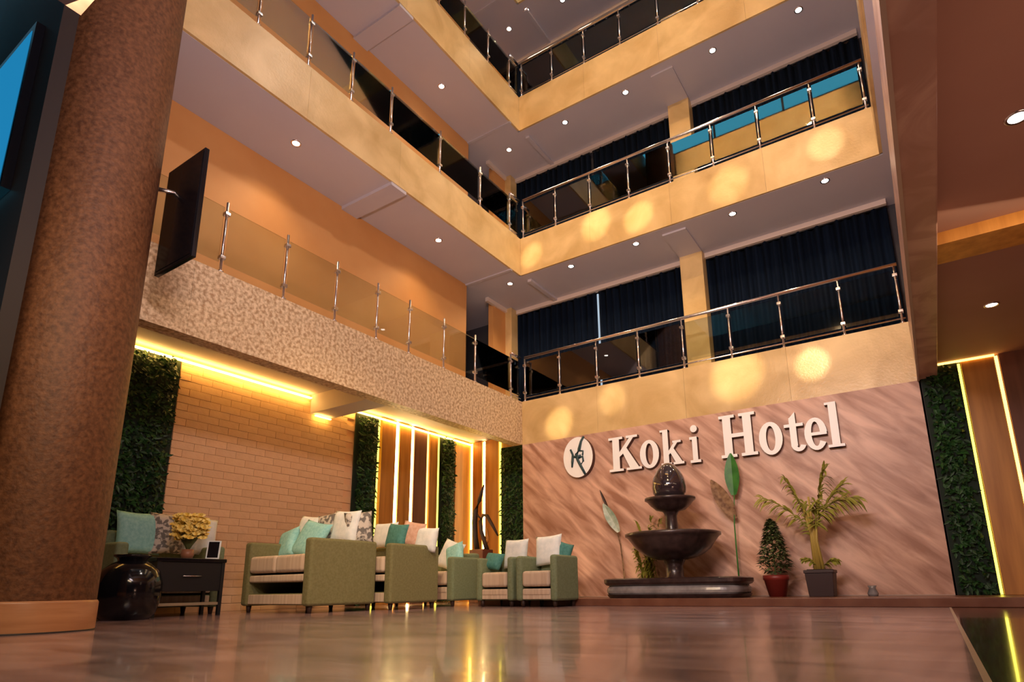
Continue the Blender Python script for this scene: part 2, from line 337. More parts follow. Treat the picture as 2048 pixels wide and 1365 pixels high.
# ------------------------------------------------------------ round column
cxy = (0.47, -6.91)
col = empty('round_column', (cxy[0], cxy[1], 0), kind='structure'); col['label'] = 'thick round column with speckled brown stone'
MB().lathe([(0.418, 0.2), (0.418, 13.2)], 64).done('shaft', colmat, col)
MB().lathe([(0.432, 0), (0.432, 0.19), (0.424, 0.205), (0.40, 0.205)], 64).done('base_band', colbase, col)
MB().lathe([(0.4335, 0.0), (0.4335, 0.010), (0.40, 0.010)], 64).done('base_joint', darkwall, col)

# ------------------------------------------------------------ LED strips
def led(name, box, m, label, grp='light strips between the wall panels'):
    o = MB().box(*box).done(name, m); tag(o, label, 'light strip', grp); return o
LY = [(-1.31, led_g, 'yellow-green light strip beside the brick wall green panel', 0.035), (-0.855, led_w, 'bright warm light strip between the first two wood panels on the left wall', 0.05),
      (-0.46, led_w, 'bright warm light strip left of the dark red-brown wood panel', 0.045), (-0.03, led_d, 'dim amber light strip right of the dark red-brown wood panel', 0.03), (0.27, led_g, 'yellow-green light strip at the left edge of the middle green panel', 0.045)]
for y, mm, lb, wd in LY: led('light_strip', (GW, y-wd/2, 0.02, GW+0.02, y+wd/2, 3.25), mm, lb)
led('light_strip', (-2.195, 1.30, 0.02, -2.13, 1.325, 3.25), led_y, 'wide yellow light strip in the corner of the alcove')
led('light_strip', (-1.852, 1.30, 0.02, -1.808, 1.325, 3.25), led_w, 'warm white light strip behind the driftwood sculpture')
led('light_strip', (-1.445, 1.30, 0.02, -1.405, 1.325, 3.25), led_g, 'yellow light strip left of the rearmost green panel')
led('light_strip', (6.335, -0.02, 0.1, 6.36, 0.015, 2.8), led_g, 'thin yellow light strip beside the green panel right of the sign', 'light strips in the right aisle')
led('light_strip', (6.70, -0.02, 0.1, 6.73, 0.015, 2.82), led_d, 'amber light strip at the far right edge of the wood panel', 'light strips in the right aisle')
led('light_strip', (6.14, -0.05, 2.815, 6.70, -0.02, 2.838), led_d, 'amber light strip along the top of the right wood panel', 'light strips in the right aisle')
o = led('cove_light_strip', (GW+0.04, -7.2, 3.20, GW+0.09, -2.80, 3.215), led_cove, 'yellow cove light strip above the brick wall', 'cove strips under the left gallery')
o = led('cove_light_strip', (GW+0.04, -2.30, 3.20, GW+0.09, 1.25, 3.215), led_cove, 'yellow cove light strip above the lit wood panels', 'cove strips under the left gallery')
o = led('cove_light_strip', (GW+0.05, -2.70, 2.94, GW+0.08, -2.40, 2.955), led_cove, 'short yellow strip under the dropped beam', 'cove strips under the left gallery')

# ------------------------------------------------------------ green walls
def green_wall(label, origin, ax, length, z0, z1, density=1.0):
    e = empty('green_wall_panel', origin, label=label, cat='green wall', group='artificial green wall panels')
    b = MB(); lf = MB(); n = int(length*(z1-z0)*950*density)
    if ax == 'y': b.box(0, 0, z0, 0.03, length, z1); nrm = Vector((1, 0, 0))
    else: b.box(0, -0.03, z0, length, 0, z1); nrm = Vector((0, -1, 0))
    b.done('backing_panel', leafback, e)
    for i in range(n):
        t = random.uniform(0.045, length-0.045); z = random.uniform(z0+0.02, z1-0.02); dpt = random.uniform(0.03, 0.08)
        p = Vector((dpt, t, z)) if ax == 'y' else Vector((t, -dpt, z))
        d = nrm*random.uniform(0.2, 0.9)+Vector((random.uniform(-1, 1), random.uniform(-1, 1), random.uniform(-1, 0.7)))
        if ax == 'y': d.x = abs(d.x)
        else: d.y = -abs(d.y)
        lf.leaf(p, d, nrm, random.uniform(0.05, 0.09), 0.035, 0.2, seg=2)
    lf.done('foliage', leafm, e, kind='stuff')
green_wall('tall green leaf panel left of the brick wall', (GW, -5.75, 0), 'y', 0.95, 0.02, 3.22)
green_wall('green leaf panel right of the brick wall', (GW, -1.84, 0), 'y', 0.50, 0.02, 3.20)
green_wall('narrow green leaf panel amid the lit wood panels', (GW, 0.30, 0), 'y', 0.44, 0.02, 3.22)
green_wall('green leaf panel at the left edge of the marble sign wall', (-1.39, 1.32, 0), 'x', 1.3, 0.02, 3.05)
green_wall('green leaf panel right of the marble sign wall', (5.945, 0.0, 0), 'x', 0.385, 0.1, 2.83)

# ------------------------------------------------------------ balustrades
def balustrade(label, axis, posts, zb, a_end, skip=None, off=0.06):
    # local axis along x (axis 'x') or y
    e = empty('balustrade', (0, 0, zb), label=label, cat='railing', group='steel and glass gallery railings')
    P = lambda a, z: (a, off, z) if axis == 'x' else (-off, a, z)
    a0, a1 = posts[0], a_end
    H = 0.83
    MB().tube([P(a0, H), P(a1, H)], 0.026, 10).done('handrail', steel, e)
    MB().tube([P(a0, 0.07), P(a1, 0.07)], 0.011, 8).done('bottom_rail', steel, e)
    post0 = None
    for a in posts:
        if post0 is None:
            m = MB(); m.tube([(0, 0, 0), (0, 0, H-0.01)], 0.015, 8); m.lathe([(0, 0), (0.035, 0), (0.035, 0.012), (0.015, 0.02)], 12)
            post0 = m.done('post', steel, e); post0.location = P(a, 0)
            cl = MB().box(-0.03, -0.03, -0.02, 0.03, 0.03, 0.02).done('clamp', steel, post0, bevel=0.006); cl.location = (0, 0, 0.17)
            c = cl.copy(); COL.objects.link(c); c.location = (0, 0, 0.68)
        else:
            o = post0.copy(); COL.objects.link(o); o.location = P(a, 0)
            for zz in (0.17, 0.68): c = cl.copy(); COL.objects.link(c); c.parent = o; c.location = (0, 0, zz)
    al = sorted(list(posts)+[a_end])
    for p, q in zip(al, al[1:]):
        if q-p < 0.15: continue
        if skip and p < skip < q: segs = [(p+0.03, 3.06), (3.48, q-0.03)]
        else: segs = [(p+0.03, q-0.03)]
        for s, t in segs:
            if t-s < 0.05: continue
            m = MB()
            if axis == 'x': m.box(s, off-0.004, 0.11, t, off+0.004, 0.75)
            else: m.box(-off-0.004, s, 0.11, -off+0.004, t, 0.75)
            m.done('glass_pane', glass if axis == 'x' else glass_l, e)
bx = [0.05, 0.77, 1.49, 2.24, 2.98, 3.70, 4.42, 5.19, 5.86]
for z, n in ((T1, 'lowest'), (T2, 'middle'), (T3, 'top')):
    balustrade('%s steel and glass railing across the back gallery' % n, 'x', bx, z, 5.9, off=-0.0+0.03)
balustrade('lowest steel and glass railing along the left gallery', 'y', [-0.30, -1.31, -2.08, -2.82, -3.43, -4.11, -4.83, -5.57, -6.3], T1, 0.0, off=0.03)
balustrade('middle steel and glass railing along the left gallery', 'y', [-0.31, -1.21, -2.27, -3.35, -4.08, -4.77, -5.47, -6.2, -6.95], T2, 0.0, off=0.03)
balustrade('top steel and glass railing along the left gallery', 'y', [-0.30, -1.0, -1.7, -2.4, -3.1, -3.8, -4.5, -5.2, -5.9, -6.6], T3, 0.0, off=0.03)

# ------------------------------------------------------------ curtains
def curtain(label, x0, x1, z0, z1):
    e = empty('curtain', ((x0+x1)/2, GY, 0), label=label, cat='curtain', group='dark gallery curtains')
    m = MB(); n = int((x1-x0)/0.02); prev = None; ph = random.random()*6; w2 = (x1-x0)/2
    for i in range(n+1):
        x = -w2+(x1-x0)*i/n; s = math.sin(x*46+ph+0.8*math.sin(x*7)); y = -0.05+0.035*s
        zt = z1+0.02*math.sin(x*23+ph)-0.02
        row = [m.b.verts.new((x, y, z)) for z in (z0, (z0+z1)/2, zt)]
        if prev:
            for k in (0, 1): m.b.faces.new((prev[k], row[k], row[k+1], prev[k+1])).smooth = True
        prev = row
    o = m.done('drape', curtm, e); sd = o.modifiers.new('s', 'SOLIDIFY'); sd.thickness = 0.004
    MB().tube([(-w2, -0.05, z1-0.005), (w2, -0.05, z1-0.005)], 0.012, 8).done('curtain_rail', blackm, e)
for z0, z1, n in ((3.46, B2-0.09, 'lowest'), (6.46, B3-0.09, 'middle'), (9.66, B4-0.09, 'top')):
    curtain('dark navy curtain at the left end of the %s back gallery' % n, -0.9, 0.93, z0, z1)
    curtain('dark navy curtain just left of the pillar, %s back gallery' % n, 0.99, 2.75, z0, z1)
    curtain('dark navy curtain right of the pillar, %s back gallery' % n, 3.08, W, z0, z1)
tag(MB().box(0.945, GY-0.03, 3.5, 0.975, GY-0.01, B2-0.12).done('lit_gap', emis('gap_light', (0.6, 0.75, 0.9), 0.7)), 'thin pale lit gap between two curtains of the lowest gallery', 'window gap')

# ------------------------------------------------------------ downlights
dl0 = None
def downlight(x, y, z, label, grp, e=55):
    global dl0
    if dl0 is None:
        dl0 = empty('downlight', (x, y, z))
        m = MB(); m.lathe([(0.045, -0.001), (0.055, -0.008), (0.066, -0.004), (0.068, 0.001)], 20); m.done('trim_ring', steel, dl0)
        m = MB(); m.lathe([(0, -0.004), (0.046, -0.003), (0.046, 0.001)], 20); m.done('lens', lens, dl0)
        o = dl0
    else:
        o = dl0.copy(); COL.objects.link(o); o.location = (x, y, z)
        for ch in dl0.children:
            if ch.type == 'MESH': c = ch.copy(); COL.objects.link(c); c.parent = o
    tag(o, label, 'downlight', grp)
    d = bpy.data.lights.new('downlight_beam', 'SPOT'); d.energy = e; d.color = (1, 0.72, 0.42); d.spot_size = math.radians(125); d.spot_blend = 0.9; d.shadow_soft_size = 0.04
    l = bpy.data.objects.new('downlight_beam', d); COL.objects.link(l); l.parent = o; l.location = (0, 0, -0.02)
G1 = 'downlights in the first gallery soffit'; G2 = 'downlights in the second gallery soffit'; G3 = 'downlights in the top soffit'
for x, y, lb in [(-0.485, -4.544, 'front one on the left side, near the column'), (-0.475, -1.767, 'rear one on the left side'), (-0.347, 0.148, 'in the corner'),
                 (0.95, 0.238, 'second from the corner along the back'), (2.243, 0.211, 'left of the pillar'), (3.862, 0.268, 'right of the pillar'), (5.211, 0.209, 'beside the right beam')]:
    downlight(x, y, B2, 'round downlight in the first gallery soffit, '+lb, G1)
for x, y, lb in [(-0.5, -4.5, 'hidden front one'), (-0.554, -1.703, 'rear one on the left side'), (-0.485, 0.337, 'in the corner'), (0.876, 0.318, 'second from the corner along the back'),
                 (2.184, 0.293, 'left of the pillar'), (3.809, 0.286, 'right of the pillar'), (5.186, 0.298, 'beside the right beam')]:
    if 'hidden' in lb: continue
    downlight(x, y, B3, 'round downlight in the second gallery soffit, '+lb, G2)
for x, y, lb in [(-0.516, 0.408, 'inside the corner'), (0.06, 0.25, 'at the very corner of the frame top'), (0.824, 0.472, 'along the back')]:
    downlight(x, y, B4, 'round downlight in the top soffit, '+lb, G3, 30)
downlight(6.531, -4.609, 2.84, 'large round downlight in the right aisle ceiling, nearer one', 'downlights in the right aisle ceiling', 16)
downlight(6.582, -1.672, 2.84, 'round downlight in the right aisle ceiling, farther one', 'downlights in the right aisle ceiling', 12)

# ------------------------------------------------------------ screens
tv = empty('wall_screen', (0.96, -6.35, 3.44), label='tall black screen hanging beside the round column', cat='screen')
MB().box(-0.55, -0.02, -0.51, 0.05, 0.02, 0.53).done('panel', black, tv, bevel=0.006)
MB().box(-0.52, -0.024, -0.48, 0.03, -0.019, 0.50).done('display_glass', black, tv)
m = MB(); m.box(-0.45, 0.02, 0.2, -0.2, 0.05, 0.3); m.tube([(-0.35, 0.04, 0.25), (-0.49, -0.2, 0.25)], 0.02); m.done('bracket', steel, tv)
t2 = empty('wall_screen', (-0.15, -7.42, 3.87), label='glowing blue screen on the dark wall left of the column', cat='screen')
V = [(-1.45, 5.17), (-0.50, 5.13), (-0.16, 3.60), (-1.45, 3.68)]
MB().box(-0.9, -0.06, -0.74, 0.62, -0.002, 0.74).done('frame', black, t2)
MB().box(-0.87, -0.064, -0.68, 0.56, -0.058, 0.68).done('display', screenm, t2)

# ------------------------------------------------------------ lettering
def letters():
    e = empty('hotel_sign', (0, -0.005, 0), label='white raised serif letters reading Koki Hotel on the marble wall', cat='sign')
    D = 0.085
    def B(m, x0, z0, x1, z1, q): m.prism([(x0, z0), (x1, z0), (x1, z1), (x0, z1)], -D-0.0004*q, 0)
    def ring(m, cx, cz, ro, rz, ri, riz, a0=0, a1=360, n=28, q=0):
        n2 = max(4, int(n*(a1-a0)/360)); A = [math.radians(a0+(a1-a0)*i/n2) for i in range(n2+1)]
        for t, u in zip(A, A[1:]):
            m.prism([(cx+ro*math.cos(t), cz+rz*math.sin(t)), (cx+ro*math.cos(u), cz+rz*math.sin(u)), (cx+ri*math.cos(u), cz+riz*math.sin(u)), (cx+ri*math.cos(t), cz+riz*math.sin(t))], -D-0.0004*q, 0)
    def glyph(ch):
        m = MB(); P = lambda pts, q: m.prism(pts, -D-0.0004*q, 0)
        if ch == 'K':
            B(m, .13, 0, .36, 1, 0); B(m, .0, 0, .48, .07, 1); B(m, .0, .93, .48, 1, 1)
            P([(.34, .40), (.46, .48), (.86, .95), (.72, .95), (.34, .53)], 2); P([(.44, .58), (.60, .66), (1.0, .05), (.70, .05)], 3); B(m, .6, .93, .98, 1, 4); B(m, .58, 0, 1.08, .07, 4)
        elif ch == 'k':
            B(m, .12, 0, .38, 1, 0); B(m, 0, 0, .5, .065, 1); B(m, 0, .94, .38, 1, 1)
            P([(.36, .27), (.48, .34), (.86, .64), (.68, .64), (.36, .38)], 2); P([(.42, .38), (.62, .45), (1.02, .04), (.70, .04)], 3); B(m, .58, .60, .98, .66, 4); B(m, .58, 0, 1.08, .065, 4)
        elif ch == 'i':
            B(m, .26, 0, .74, .66, 0); B(m, 0, 0, 1, .07, 1); B(m, .02, .60, .74, .67, 1)
            P([(.5+.33*math.cos(t), .88+.095*math.sin(t)) for t in [math.pi*k/8 for k in range(16)]], 2)
        elif ch == 'H':
            for x in (.0, .56): B(m, x+.10, 0, x+.33, 1, 0); B(m, x, 0, x+.44, .07, 1); B(m, x, .93, x+.44, 1, 1)
            B(m, .3, .46, .7, .55, 2)
        elif ch == 'o': ring(m, .5, .5, .52, .53, .20, .40)
        elif ch == 't':
            B(m, .28, .12, .62, .86, 0); B(m, .0, .62, .98, .70, 1); P([(.28, .84), (.62, .84), (.62, 1.0)], 2); ring(m, .66, .17, .38, .19, .10, .09, 180, 345, q=3)
        elif ch == 'e': ring(m, .5, .5, .52, .53, .20, .40, 4, 325); B(m, .2, .45, 1.0, .55, 2)
        elif ch == 'l': B(m, .26, 0, .76, 1, 0); B(m, 0, 0, 1.02, .06, 1); B(m, .05, .945, .76, 1, 1)
        return m
    for ch, x0, x1, z0, z1 in (('K', 1.70, 2.20, 1.985, 2.53), ('o', 2.225, 2.52, 1.985, 2.40), ('k', 2.555, 2.88, 1.985, 2.53), ('i', 3.0, 3.155, 1.975, 2.55),
                               ('H', 3.45, 3.95, 1.985, 2.60), ('o', 3.985, 4.28, 1.965, 2.40), ('t', 4.315, 4.56, 1.965, 2.50), ('e', 4.565, 4.83, 1.955, 2.37), ('l', 4.83, 5.02, 1.955, 2.56)):
        m = glyph(ch)
        bmesh.ops.scale(m.b, vec=(x1-x0, 1, z1-z0), verts=m.b.verts); bmesh.ops.translate(m.b, vec=(x0, 0, z0), verts=m.b.verts)
        o = m.done('letter', [letterm, letterside], e)
letters()
em = empty('round_emblem', (1.145, -0.005, 2.30), label='round white emblem with a dark plant-like mark left of the letters', cat='emblem')
m = MB(); pts = [(0.27*math.cos(t), 0.335*math.sin(t)) for t in [2*math.pi*k/36 for k in range(36)]]; m.prism(pts, -0.09, 0); m.done('disc', [letterm, letterside], em)
m = MB(); mk = lambda pp, r: m.tube([(x, -0.092, z) for x, z in pp], r, 6)
mk([(0.12, 0.33), (0.07, 0.25), (0.03, 0.12), (-0.02, 0.05), (0.0, -0.05), (0.05, -0.15), (0.13, -0.30)], [0.02, 0.022, 0.03, 0.03, 0.025, 0.025, 0.02])
mk([(-0.13, 0.14), (-0.09, 0.05), (-0.10, -0.06), (-0.11, -0.16)], [0.018, 0.02, 0.025, 0.015]); mk([(-0.1, 0.02), (-0.02, 0.0), (0.06, 0.02)], 0.022)
mk([(0.02, -0.02), (0.09, 0.0), (0.10, -0.08), (0.05, -0.13)], 0.018); mk([(0.03, 0.1), (0.10, 0.09), (0.09, 0.02)], 0.015)
m.done('mark', markm, em)

# ------------------------------------------------------------ fountain
fx, fy, fz = 2.89, -0.70, 0.095
fo = empty('fountain', (fx, fy, fz), label='dark tiered stone fountain with egg-shaped top before the sign wall', cat='fountain')
def sup(m, prof, n=72, a=0.96, b=0.49, e=5.0):
    rings = []
    for k_, z in prof:
        ring = []
        for i in range(n):
            t = 2*math.pi*i/n; c, s = math.cos(t), math.sin(t)
            ring.append(m.b.verts.new(((a+k_)*math.copysign(abs(c)**(2/e), c), (b+k_)*math.copysign(abs(s)**(2/e), s), z)))
        rings.append(ring)
    for p, q in zip(rings, rings[1:]):
        for i in range(n): m.b.faces.new((p[i], p[(i+1) % n], q[(i+1) % n], q[i])).smooth = False
    return rings
m = MB(); r = sup(m, [(-0.06, 0), (-0.045, 0.02), (-0.03, 0.045), (-0.03, 0.05)]); m.done('plinth', fount, fo)
m = MB(); r = sup(m, [(-0.05, 0.05), (-0.035, 0.07), (-0.03, 0.10), (-0.035, 0.13), (-0.05, 0.15), (-0.06, 0.16)]); m.done('basin_wall', fgrey, fo)
m = MB(); r = sup(m, [(-0.06, 0.16), (-0.02, 0.175), (-0.0, 0.20), (0.0, 0.245), (-0.02, 0.26), (-0.10, 0.26), (-0.12, 0.22), (-0.12, 0.2)]); m.done('basin_rim', fount, fo)
m = MB(); r = sup(m, [(-0.11, 0.215)]); m.b.faces.new(r[0]); m.done('water', water, fo)
MB().lathe([(0, 0.2), (0.17, 0.2), (0.17, 0.25), (0.12, 0.28), (0.115, 0.42), (0.14, 0.47), (0.15, 0.50)], 32, c=(-0.02, 0)).done('lower_stem', fount, fo)
MB().lathe([(0.14, 0.50), (0.22, 0.505), (0.38, 0.56), (0.50, 0.65), (0.58, 0.76), (0.62, 0.81), (0.65, 0.825), (0.65, 0.86), (0.62, 0.87), (0.56, 0.82), (0.40, 0.74), (0.1, 0.70), (0, 0.70)], 48, c=(-0.02, 0)).done('large_bowl', fount, fo)
MB().lathe([(0.12, 0.70), (0.10, 0.80), (0.085, 0.95), (0.08, 1.10), (0.10, 1.15), (0.12, 1.17)], 32, c=(-0.02, 0)).done('upper_stem', fount, fo)
MB().lathe([(0.10, 1.165), (0.20, 1.19), (0.27, 1.25), (0.32, 1.31), (0.35, 1.325), (0.35, 1.355), (0.32, 1.36), (0.2, 1.33), (0, 1.33)], 40, c=(-0.02, 0)).done('small_bowl', fount, fo)
MB().lathe([(0, 1.33), (0.17, 1.34), (0.225, 1.42), (0.24, 1.50), (0.235, 1.57), (0.21, 1.65), (0.17, 1.73), (0.12, 1.80), (0.06, 1.85), (0, 1.865)], 40, c=(-0.02, 0)).done('egg_top', egg, fo)

fo.scale = (0.97, 0.97, 0.965)
# ------------------------------------------------------------ plants
def frond(m, base, tip_dir, L, arch, leafL=0.22, n=14, rs=0.008):
    base = Vector(base); d = Vector(tip_dir).normalized(); pts = []
    for i in range(n+1):
        t = i/n; pts.append(base+d*L*t+Vector((0, 0, -arch*L*t*t)))
    m.tube(pts, [rs*(1-0.8*i/n) for i in range(n+1)], 5)
    for i in range(3, n+1):
        t = i/n; c = pts[i]; dd = (pts[i]-pts[i-1]).normalized(); sd = dd.cross(Vector((0, 0, 1))).normalized()
        for s in (-1, 1):
            m.leaf(c, dd*0.65+sd*s*0.45+Vector((0, 0, random.uniform(-0.9, 0.55))), Vector((0, -0.6, 0.8)), leafL*(1-0.5*abs(t-0.5)), 0.03, 0.35, seg=3)
            m.leaf(c-(pts[i]-pts[i-1])*0.5, dd*0.65+sd*s*0.45+Vector((0, 0, random.uniform(-0.9, 0.55))), Vector((0, -0.6, 0.8)), leafL*(1-0.5*abs(t-0.5)), 0.03, 0.35, seg=3)
pl = empty('potted_palm', (4.60, -0.45, fz), label='arching yellow-green palm in a square dark brown pot', cat='potted plant')
m = MB()
m.b.free(); m = MB()
for (a, z0, b2, z1) in ((0.135, 0, 0.155, 0.27), (0.165, 0.27, 0.165, 0.31)):
    v = [m.b.verts.new((x*s, y*s, z)) for s, z in ((a, z0), (b2, z1)) for x, y in ((-1, -1), (1, -1), (1, 1), (-1, 1))]
    for q in ((3, 2, 1, 0), (4, 5, 6, 7), (0, 1, 5, 4), (1, 2, 6, 5), (2, 3, 7, 6), (3, 0, 4, 7)): m.b.faces.new([v[i] for i in q])
m.done('pot', potbrown, pl, bevel=0.006)
MB().box(-0.13, -0.13, 0.28, 0.13, 0.13, 0.318).done('soil', soil, pl)
m = MB()
for dx, L in ((-0.05, 0.75), (0.0, 0.9), (0.04, 0.6), (-0.02, 0.7)): m.tube([(dx, 0, 0.3), (dx*0.6-0.02, -0.02, 0.3+L*0.6), (dx*1.4-0.03, -0.02, 0.3+L)], [0.022, 0.017, 0.012], 7)
m.done('stem', palmy, pl)
for b, d, L, ar, lf in (((-0.05, -.02, 0.80), (-0.75, -.1, 0.95), 0.85, 0.28, 0.20), ((-0.03, 0, 0.85), (-0.35, -.1, 1.0), 0.75, 0.12, 0.18), ((0.0, 0, 0.85), (0.25, -.05, 1.0), 0.80, 0.12, 0.22),
                    ((0.02, -.02, 0.9), (0.75, -.1, 0.95), 0.80, 0.5, 0.2), ((0, 0, 0.7), (0.12, -.3, 1), 0.6, 0.25, 0.16), ((-0.04, 0, 0.6), (-0.1, 0.1, 1), 0.6, 0.1, 0.14), ((0.02, 0, 0.85), (0.5, 0.1, 1.0), 0.75, 0.25, 0.22), ((0.03, 0, 0.32), (0.6, -.2, 0.9), 0.32, 0.5, 0.08), ((0.0, 0, 0.32), (-0.6, -.1, 1), 0.34, 0.5, 0.07)):
    m = MB(); frond(m, b, d, L, ar, lf); m.done('frond', palm, pl)
sh = empty('potted_shrub', (4.085, -0.45, fz), label='small conical dark shrub in a round red pot', cat='potted plant')
MB().lathe([(0, 0), (0.10, 0), (0.145, 0.20), (0.155, 0.205), (0.155, 0.26), (0.14, 0.26), (0.13, 0.22), (0, 0.22)], 28).done('pot', potred, sh)
m = MB(); m.tube([(0, 0, 0.2), (0, 0, 0.85)], [0.012, 0.005], 6)
for i in range(900):
    t = random.random()**0.8; z = 0.28+0.66*t; rr = 0.21*(1-t)**0.8*(0.7+0.3*random.random())*min(1, 0.35+(t*5)); a = random.random()*6.28
    m.leaf((rr*math.cos(a), rr*math.sin(a), z), (math.cos(a), math.sin(a), random.uniform(-.3, .9)), (0, 0, 1), 0.07, 0.045, 0.3, seg=2)
m.done('foliage', shrubm, sh, kind='stuff')
bp = empty('tall_leaf_plant', (3.58, -0.04, fz), label='thin-stemmed plant with an upright green leaf and a withered brown leaf', cat='plant')
MB().tube([(-0.03, -0.1, 0.0), (-0.03, -0.1, 0.5), (-0.02, -0.12, 0.95), (0.0, -0.12, 1.2), (0.02, -0.12, 1.45)], [0.011, 0.01, 0.009, 0.007, 0.006], 7).done('stem', green, bp)
m = MB(); m.leaf((0.01, -0.12, 1.35), (0.02, -0.05, 1), (0, -1, 0.1), 0.58, 0.20, 0.0, seg=10); o = m.done('green_leaf', green, bp); o['label'] = 'upright green leaf'
m = MB(); m.leaf((0.0, -0.12, 1.03), (-0.5, -0.1, 1), (0, -1, 0.2), 0.62, 0.2, 0.0, seg=10); o = m.done('brown_leaf', dryleaf, bp); o['label'] = 'withered brown leaf'
bp = empty('tall_leaf_plant', (1.88, -0.04, fz), label='leaning plant with a pale pointed leaf left of the fountain', cat='plant')
MB().tube([(0.02, -0.1, 0.25-0.25), (0.0, -0.12, 0.5), (-0.02, -0.12, 0.75), (-0.08, -0.12, 1.0)], [0.012, 0.011, 0.01, 0.008], 7).done('stem', dryleaf, bp)
m = MB(); m.leaf((-0.04, -0.12, 0.95), (-0.42, -0.1, 0.9), (0, -1, 0.2), 0.52, 0.16, 0.05, seg=10); o = m.done('pale_leaf', paleleaf, bp)
m = MB(); m.leaf((-0.18, -0.14, 1.28), (-0.40, -0.05, 1), (0, -1, 0.2), 0.36, 0.045, 0.0, seg=6); o = m.done('dark_leaf_tip', bark, bp)
bp = empty('bushy_plant', (2.33, -0.17, fz), label='yellow-green leafy plant growing behind the fountain bowls', cat='plant')
m = MB()
for i in range(9):
    a = random.uniform(-2.6, -0.5); frond(m, (random.uniform(-.25, .15), 0, 0.1), (0.35*math.cos(a), -0.03, 1), random.uniform(0.5, 1.3), 0.12, 0.16, n=12, rs=0.006)
m.done('fronds', palm, bp, kind='stuff')
m = MB(); m.lathe([(0, 0), (0.10, 0), (0.11, 0.12), (0, 0.12)], 20, c=(-0.05, 0)); m.done('pot', potbrown, bp)
tag(MB().lathe([(0, 0), (0.05, 0), (0.06, 0.03), (0.035, 0.09), (0.05, 0.12), (0, 0.11)], 16).done('uplight', fgrey, loc=(5.12, -0.35, fz)), 'small uplight on the step right of the potted palm', 'lamp')
for x, y, e in ((5.12, -0.30, 5), (1.15, -0.22, 7), (3.83, -0.22, 9), (2.0, -0.18, 4), (5.6, -0.22, 1.5)):
    light('step_uplight', 'SPOT', (x, y, 0.14), e, (1, 0.72, 0.45), (x, -0.02, 1.6), spot_size=math.radians(80), spot_blend=1.0, shadow_soft_size=0.02)

# ------------------------------------------------------------ seating
def cushion_bm(w2, h2, t, seed=0):
    m = MB(); n = 12; top = {}; bot = {}
    rnd = random.Random(seed)
    for i in range(n+1):
        for j in range(n+1):
            u = -1+2*i/n; v = -1+2*j/n
            pin = 1-0.07*(1-u*u)*abs(v)**3-0.0; pin2 = 1-0.07*(1-v*v)*abs(u)**3
            th = t*(max(0, (1-u**4)*(1-v**4)))**0.6*(1+0.08*math.sin(3*u+seed)*math.cos(2.5*v+seed))
            x, z = u*w2*pin2, v*h2*pin
            if i in (0, n) or j in (0, n): top[i, j] = bot[i, j] = m.b.verts.new((x, 0, z))
            else: top[i, j] = m.b.verts.new((x, -th, z)); bot[i, j] = m.b.verts.new((x, th, z))
    for i in range(n):
        for j in range(n):
            for d in (top, bot):
                f = [d[i, j], d[i+1, j], d[i+1, j+1], d[i, j+1]]
                if d is bot: f = f[::-1]
                try: m.b.faces.new(f).smooth = True
                except ValueError: pass
    return m
CG = {}
def cushion(x, y, z, w2, h2, mm, label, tilt=0.3, rz=0, roll=0, t=0.07, grp=None):
    o = cushion_bm(w2/2, h2/2, t, len(CG)).done('cushion', mm); CG[len(CG)] = o
    o.location = (x, y, z); o.rotation_euler = (-tilt, roll, rz); tag(o, label, 'cushion', grp); return o
def sofa(name, label, x0, x1, y0, y1, arm_h, back_h, body, seat, cat, seat_z=0.66, arm_w=0.13, nseat=2, grp=None, rz=0, feet=bark):
    w, d = x1-x0, y1-y0
    e = empty(name, ((x0+x1)/2, (y0+y1)/2, 0), rz, label, cat, grp)
    hw, hd = w/2, d/2
    MB().box(-hw+0.02, -hd+0.03, 0.09, hw-0.02, hd-0.02, 0.22).done('base_frame', body, e, bevel=0.015)
    for s in (-1, 1):
        xa, xb = (-hw, -hw+arm_w) if s < 0 else (hw-arm_w, hw)
        MB().box(xa, -hd, 0.08, xb, hd-0.02, arm_h).done('armrest', body, e, bevel=0.035)
    MB().box(-hw+arm_w, hd-0.17, 0.10, hw-arm_w, hd, back_h).done('backrest', body, e, bevel=0.04)
    xs = -hw+arm_w; sw = (w-2*arm_w)/nseat
    for i in range(nseat):
        MB().box(xs+sw*i+0.004, -hd-0.01, seat_z-0.2, xs+sw*(i+1)-0.004, hd-0.18, seat_z).done('seat_cushion', seat, e, bevel=0.04)
    MB().box(xs, -hd+0.01, seat_z-0.31, -xs, hd-0.2, seat_z-0.225).done('seat_deck', seat, e, bevel=0.02)
    MB().box(xs, -hd+0.02, 0.10, -xs, -hd+0.04, 0.21).done('front_rail', seat, e, bevel=0.008)
    for sx in (-1, 1):
        for sy in (-1, 1):
            m = MB(); m.lathe([(0, 0), (0.022, 0), (0.034, 0.09), (0, 0.095)], 10, c=(sx*(hw-0.07), sy*(hd-0.08))); m.done('foot', feet, e)
    return e
SG = 'olive green sofas in a row'
sofa('sofa', 'olive green sofa nearest the camera with its side panel facing the aisle', -1.38, -0.10, -4.15, -3.14, 0.84, 0.86, olive, beige, 'sofa', grp=SG)
sofa('sofa', 'olive green sofa directly behind the nearest one', -1.15, 0.10, -3.11, -2.20, 0.82, 0.84, olive, beige, 'sofa', grp=SG)
sofa('sofa', 'far green sofa mostly hidden behind the second sofa, left of the armchairs', -1.3, -0.05, -1.75, -0.95, 0.70, 0.78, sage, beige, 'sofa', seat_z=0.5, grp=SG)
sofa('sofa', 'green sofa against the brick wall behind the black table', -0.60, 0.60, -0.38, 0.38, 0.78, 0.95, sage, beige, 'sofa', seat_z=0.55, grp=SG, rz=math.pi/2).location = (-1.78, -4.98, 0)
